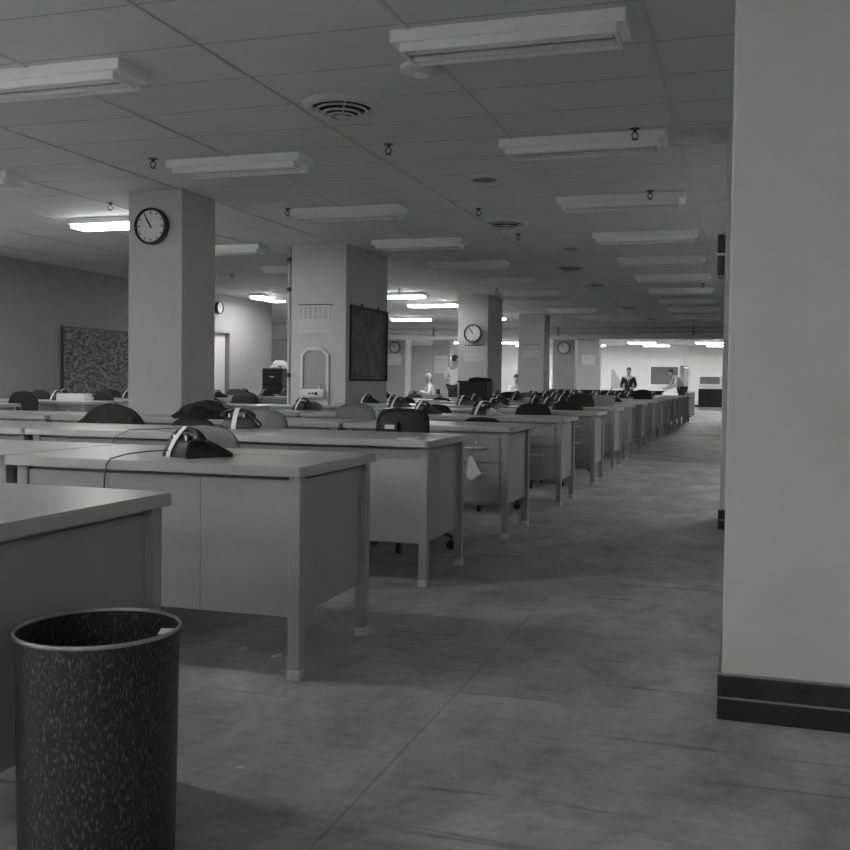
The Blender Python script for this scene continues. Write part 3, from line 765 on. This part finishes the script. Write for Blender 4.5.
ep = thing('partition', 'grey end panel closing the desk rows at the far aisle end', 'partition', (-1.75, 33.0, 0))
MB().box(-.03, .03, -1.2, 3.0, .05, .80, .004).build('panel', M['panel'], ep)
MB().box(-.05, .05, -1.25, 3.05, .80, .84, .004).build('cap', M['counter'], ep)
for y in (-1.1, .9, 2.9): MB().box(-.035, .035, y - .03, y + .03, 0, .05).build('foot', M['dark'], ep)
gp = thing('partition', 'pale finned glass partition between the far window and the counter', 'partition', (-2.55, 42.0, 0))
for y in (0, 1.4, 2.8, 4.2): MB().box(-.05, .05, y - .05, y + .05, 0, 1.84, .004).build('post', M['counter'], gp)
for y in (0, 1.4, 2.8):
    MB().box(-.012, .012, y + .05, y + 1.35, .95, 1.78).build('upper_panel', M['panel'], gp); MB().box(-.02, .02, y + .05, y + 1.35, .05, .95).build('lower_panel', M['counter'], gp)
MB().box(-.06, .06, -.05, 4.25, 1.78, 1.86).build('top_rail', M['counter'], gp)
sp_ = thing('partition', 'grey low partition with slanting pole left of the white-shirted man', 'partition', (-12.6, 40.2, 0))
MB().box(-.5, .6, 0, .06, .05, 1.42, .005).build('panel', M['panel'], sp_)
for x in (-.45, .55): MB().box(x - .04, x + .04, -.15, .2, 0, .05).build('foot', M['dark'], sp_)
MB().tube([(.15, -.1, .9), (.4, -.1, 1.5)], .03, 8).build('pole', M['counter'], sp_)
ez = thing('display_board', 'dark slanted board standing left of the suited person', 'board', (-4.55, 36.5, 0))
MB().loft([[(-.2, 0, .9), (.3, 0, .9), (.3, .04, .9), (-.2, .04, .9)], [(-.2, .1, 1.62), (-.12, .1, 1.62), (-.12, .14, 1.62), (-.2, .14, 1.62)]]).build('board', M['panel'], ez)
for x in (-.18, .28): MB().box(x - .02, x + .02, 0, .04, 0, .92).build('leg', M['dark'], ez)
# filing cabinet with bag at left
fc = thing('filing_cabinet', 'dark filing cabinet left of the fountain column', 'cabinet', (-10.16, 20.3, 0))
MB().box(-.25, .25, -.3, .3, 0, 1.32, .01).build('body', M['dark'], fc)
for z in (.12, .52, .92):
    d = MB().box(-.23, .23, -.315, -.3, z, z + .37, .006).build('drawer', M['black'], fc)
    MB().box(-.05, .05, -.33, -.314, z + .2, z + .22).build('handle', M['chrome'], d)
crumple('cloth_bundle', 'pale bundle lying on the dark filing cabinet', 'cloth', (-10.12, 20.25, 1.32), .40, .36, .18, 9, M['paper'])

# ---------------------------------------------------------------- people
def skin_mesh(name, joints, edges, m, parent, sub=2, root='pelvis'):
    """joints: name -> (xyz, (rx, ry)); one continuous skinned surface"""
    names = list(joints); idx = {n: i for i, n in enumerate(names)}
    me = bpy.data.meshes.new(name)
    me.from_pydata([joints[n][0] for n in names], [(idx[a], idx[b_]) for a, b_ in edges], [])
    o = bpy.data.objects.new(name, me); COL.objects.link(o)
    o.modifiers.new('skin', 'SKIN').use_smooth_shade = True
    for n in names:
        d = me.skin_vertices[0].data[idx[n]]; r = joints[n][1]
        d.radius = r if isinstance(r, tuple) else (r, r); d.use_root = (n == root)
    s = o.modifiers.new('sub', 'SUBSURF'); s.levels = s.render_levels = sub
    dg = bpy.context.evaluated_depsgraph_get()
    nm = bpy.data.meshes.new_from_object(o.evaluated_get(dg))
    bpy.data.objects.remove(o); bpy.data.meshes.remove(me)
    nm.name = name; nm.materials.clear(); nm.materials.append(m)
    for p in nm.polygons: p.use_smooth = True
    q = bpy.data.objects.new(name, nm); COL.objects.link(q); q.parent = parent
    return q
def person(loc, rz, label, pose, top, legs, hairm, tie=False):
    t = thing('person', label, 'person', loc, rz)     # faces -Y
    J = {'pelvis': ((0, 0, .95), .13), 'waist': ((0, 0, 1.08), (.135, .105)), 'chest': ((0, 0, 1.28), (.155, .12)), 'collar': ((0, 0, 1.42), (.11, .09)), 'neck': ((0, -.005, 1.50), .056),
         'jaw': ((0, -.03, 1.575), (.066, .07)), 'brow': ((0, -.018, 1.66), (.078, .092)), 'crown': ((0, -.01, 1.73), (.058, .07))}
    E_ = [('pelvis', 'waist'), ('waist', 'chest'), ('chest', 'collar'), ('collar', 'neck'), ('neck', 'jaw'), ('jaw', 'brow'), ('brow', 'crown')]
    for s, n in ((-1, 'l'), (1, 'r')):
        J['sh' + n] = ((s * .18, 0, 1.40), .062); J['el' + n] = ((s * .24, .03, 1.12), .046); J['wr' + n] = ((s * .24, -.08, .88), .032); J['pa' + n] = ((s * .24, -.12, .81), (.026, .04))
        J['hi' + n] = ((s * .095, 0, .90), .095); J['kn' + n] = ((s * .11, -.01, .50), .062); J['an' + n] = ((s * .115, .02, .09), .042); J['to' + n] = ((s * .13, -.14, .04), .036)
        E_ += [('collar', 'sh' + n), ('sh' + n, 'el' + n), ('el' + n, 'wr' + n), ('wr' + n, 'pa' + n), ('pelvis', 'hi' + n), ('hi' + n, 'kn' + n), ('kn' + n, 'an' + n), ('an' + n, 'to' + n)]
    for k_, v in pose.items(): J[k_] = (v, J[k_][1])
    for n in 'lr':                                     # five fingers of unequal length
        p = Vector(J['pa' + n][0]); w_ = Vector(J['wr' + n][0]); d = (p - w_).normalized(); sd = d.cross(Vector((1, 0, 0))).normalized() if abs(d.x) < .9 else Vector((0, 1, 0))
        for q, (o_, L) in enumerate(((-.027, .065), (-.009, .078), (.009, .074), (.027, .06))):
            J[f'f{n}{q}'] = (tuple(p + sd * o_ * 1.1 + d * .03), .011); J[f'g{n}{q}'] = (tuple(p + sd * o_ * 1.2 + d * (.03 + L) + Vector((0, -.012, 0))), .008)
            E_ += [('pa' + n, f'f{n}{q}'), (f'f{n}{q}', f'g{n}{q}')]
        J['t' + n] = (tuple(p - sd * .05 + d * .02), .010); E_.append(('pa' + n, 't' + n))
    bd = skin_mesh('body', J, E_, M['skin'], t)
    hd = Vector(J['brow'][0]); cr = Vector(J['crown'][0]); up = (cr - Vector(J['jaw'][0])).normalized()
    sub = lambda keep, g: ({k_: (J[k_][0], tuple(x + g for x in J[k_][1]) if isinstance(J[k_][1], tuple) else J[k_][1] + g) for k_ in keep}, [e for e in E_ if e[0] in keep and e[1] in keep])
    tk = ['pelvis', 'waist', 'chest', 'collar', 'shl', 'shr', 'ell', 'elr', 'wrl', 'wrr']
    j, e = sub(tk, .014); skin_mesh('jacket' if top is M['jacket'] else 'shirt', j, e, top, t)
    j, e = sub(['pelvis', 'hil', 'hir', 'knl', 'knr', 'anl', 'anr'], .018); skin_mesh('trousers', j, e, legs, t)
    b = MB(); b.sphere(hd + up * .035 + Vector((0, .014, 0)), .099, 16, (.86, 1.0, .98)); 
    cut = [v for v in b.bm.verts if (v.co - hd).dot(up) < .02 and v.co.y < hd.y + .02]
    bmesh.ops.delete(b.bm, geom=cut, context='VERTS'); b.build('hair', hairm, t, 60)
    f = hd + Vector((0, -.09, -.02))
    b = MB(); b.loft([[f + Vector(q) for q in ((-.008, .01, .02), (.008, .01, .02), (.004, .0, .02))], [f + Vector(q) for q in ((-.016, .0, -.028), (.016, .0, -.028), (0, -.026, -.024))]]); b.build('nose', M['skin'], t, 60)
    for s in (-1, 1):
        MB().sphere(f + Vector((s * .032, .016, .018)), .010, 8).build('eye', M['dark'], t, 60)
        MB().sphere(hd + Vector((s * .08, .01, -.03)), .026, 8, (.4, .8, 1.2)).build('ear', M['skin'], t, 60)
    MB().box(f.x - .022, f.x + .022, f.y + .012, f.y + .02, f.z - .055, f.z - .049).build('mouth', M['dark'], t)
    if top is M['jacket']:
        c_ = Vector(J['chest'][0])
        MB().loft([[c_ + Vector(q) for q in ((-.05, -.125, .13), (.05, -.125, .13), (.05, -.105, .13), (-.05, -.105, .13))], [c_ + Vector(q) for q in ((-.012, -.15, -.1), (.012, -.15, -.1), (.012, -.12, -.1), (-.012, -.12, -.1))]]).build('shirt_front', M['shirt'], t)
        MB().loft([[c_ + Vector(q) for q in ((-.014, -.132, .12), (.014, -.132, .12), (.014, -.122, .12), (-.014, -.122, .12))], [c_ + Vector(q) for q in ((-.02, -.158, -.08), (.02, -.158, -.08), (.02, -.145, -.08), (-.02, -.145, -.08))]]).build('necktie', M['dark'], t)
    return t
person((-7.42, 25.2, 0), math.radians(158), 'standing man seen from behind in white shirt and dark trousers beside the third column', {'elr': (.32, .06, 1.18), 'wrr': (.22, -.16, 1.10), 'par': (.18, -.2, 1.08), 'ell': (-.33, .05, 1.17), 'wrl': (-.22, -.18, 1.12), 'pal': (-.18, -.22, 1.10)}, M['shirt'], M['trouser'], M['hair'])
sit = {'pelvis': (0, .05, .50), 'waist': (0, .04, .62), 'chest': (0, 0, .82), 'collar': (0, -.02, .95), 'neck': (0, -.035, 1.03), 'jaw': (0, -.07, 1.10), 'brow': (0, -.065, 1.185), 'crown': (0, -.055, 1.255)}
for s, n in ((-1, 'l'), (1, 'r')):
    sit.update({'sh' + n: (s * .18, -.02, .93), 'el' + n: (s * .24, -.10, .70), 'wr' + n: (s * .16, -.33, .78), 'pa' + n: (s * .14, -.40, .78), 'hi' + n: (s * .1, .0, .50), 'kn' + n: (s * .13, -.40, .52), 'an' + n: (s * .13, -.40, .10), 'to' + n: (s * .14, -.55, .04)})
def stool(loc, label):
    t = thing('office_chair', label, 'chair', loc, 0, GC)
    MB().box(-.2, .2, -.2, .2, .36, .41, .02).build('seat', M['vinyl'], t); MB().cyl((0, 0, .05), (0, 0, 1), .025, .32, 10).build('post', M['dark'], t)
    MB().lathe((0, 0, 0), [(.24, 0), (.23, .04), (.03, .08), (.001, .08)], 20).build('base', M['dark'], t)
    MB().box(-.18, .18, .2, .24, .55, .85, .015).build('backrest', M['vinyl'], t); MB().box(-.03, .03, .19, .22, .38, .6).build('back_support', M['dark'], t)
def seated(loc, rz, label, *a):
    p = person(loc, rz, label, sit, *a)
    st = Matrix.Rotation(rz, 3, 'Z') @ Vector((0, .03, 0)); 
    stool((loc[0] + st.x, loc[1] + st.y, 0), 'chair under the ' + label.split(' seated')[0]); bpy.data.objects[-1] if False else None
    for o in COL.objects:
        if o.get('label') == 'chair under the ' + label.split(' seated')[0]: o.rotation_euler = (0, 0, rz)
seated((-8.85, 27.5, 0), math.radians(-60), 'pale-haired person in white shirt seated left of the standing man', M['shirt'], M['trouser'], M['hairpale'])
seated((-6.42, 28.22, 0), math.radians(10), 'dark-haired person seated far back between the third and fourth columns', M['shirt'], M['trouser'], M['hair'])
person((-3.98, 35.4, 0), 0, 'person in dark suit, white shirt and tie facing the camera at the far wall', {k_: (v[0], v[1], v[2] - .12) for k_, v in {'waist': (0, 0, 1.08), 'chest': (0, 0, 1.28), 'collar': (0, 0, 1.42), 'neck': (0, -.005, 1.5), 'jaw': (0, -.03, 1.575), 'brow': (0, -.018, 1.66), 'crown': (0, -.01, 1.73), 'shl': (-.18, 0, 1.4), 'shr': (.18, 0, 1.4), 'ell': (-.25, .02, 1.13), 'elr': (.25, .02, 1.13), 'wrl': (-.18, -.2, 1.06), 'wrr': (.18, -.2, 1.06), 'pal': (-.14, -.26, 1.05), 'par': (.14, -.26, 1.05), 'pelvis': (0, 0, .97)}.items()}, M['jacket'], M['trouser'], M['hair'])
bend = {'waist': (0, -.06, 1.07), 'chest': (0, -.18, 1.24), 'collar': (0, -.29, 1.34), 'neck': (0, -.35, 1.385), 'jaw': (0, -.43, 1.40), 'brow': (0, -.45, 1.49), 'crown': (0, -.44, 1.565), 'shl': (-.18, -.27, 1.31), 'shr': (.18, -.27, 1.31), 'ell': (-.22, -.36, 1.05), 'elr': (.22, -.36, 1.05), 'wrl': (-.18, -.55, .94), 'wrr': (.18, -.55, .94), 'pal': (-.17, -.61, .92), 'par': (.17, -.61, .92)}
person((-2.22, 37.0, 0), math.radians(-65), 'person in pale shirt leaning forward by the far window', bend, mat('grey_shirt', .42, .8), M['trouser'], M['hair'])

# ---------------------------------------------------------------- camera, world, view
w = bpy.data.worlds.new('World'); S.world = w; w.use_nodes = True
w.node_tree.nodes['Background'].inputs[0].default_value = (.5, .5, .5, 1); w.node_tree.nodes['Background'].inputs[1].default_value = .02
cam = bpy.data.cameras.new('Camera'); co = bpy.data.objects.new('Camera', cam); COL.objects.link(co); S.camera = co
f, yaw, pitch, roll = 984.2, .301336, .027967, .0126743
fw = Vector((-math.sin(yaw), math.cos(yaw), 0)); rt = Vector((math.cos(yaw), math.sin(yaw), 0)); up = Vector((0, 0, 1))
f2 = fw * math.cos(pitch) - up * math.sin(pitch); u2 = up * math.cos(pitch) + fw * math.sin(pitch)
r3 = rt * math.cos(roll) + u2 * math.sin(roll); u3 = u2 * math.cos(roll) - rt * math.sin(roll)
mw = Matrix((r3, u3, -f2)).transposed().to_4x4(); mw.translation = (0, 0, 1.06)
co.matrix_world = mw
cam.sensor_fit = 'HORIZONTAL'; cam.sensor_width = 36; cam.lens = f / 850 * 36
cam.shift_x = (425 - 439.5) / 850; cam.shift_y = (409.5 - 425) / 850; cam.clip_end = 200; cam.clip_start = .05
S.view_settings.view_transform = 'Standard'; S.view_settings.look = 'None'; S.view_settings.gamma = 1; S.view_settings.exposure = 2.33
S.cycles.use_denoising = True; S.cycles.max_bounces = 8; S.cycles.diffuse_bounces = 5
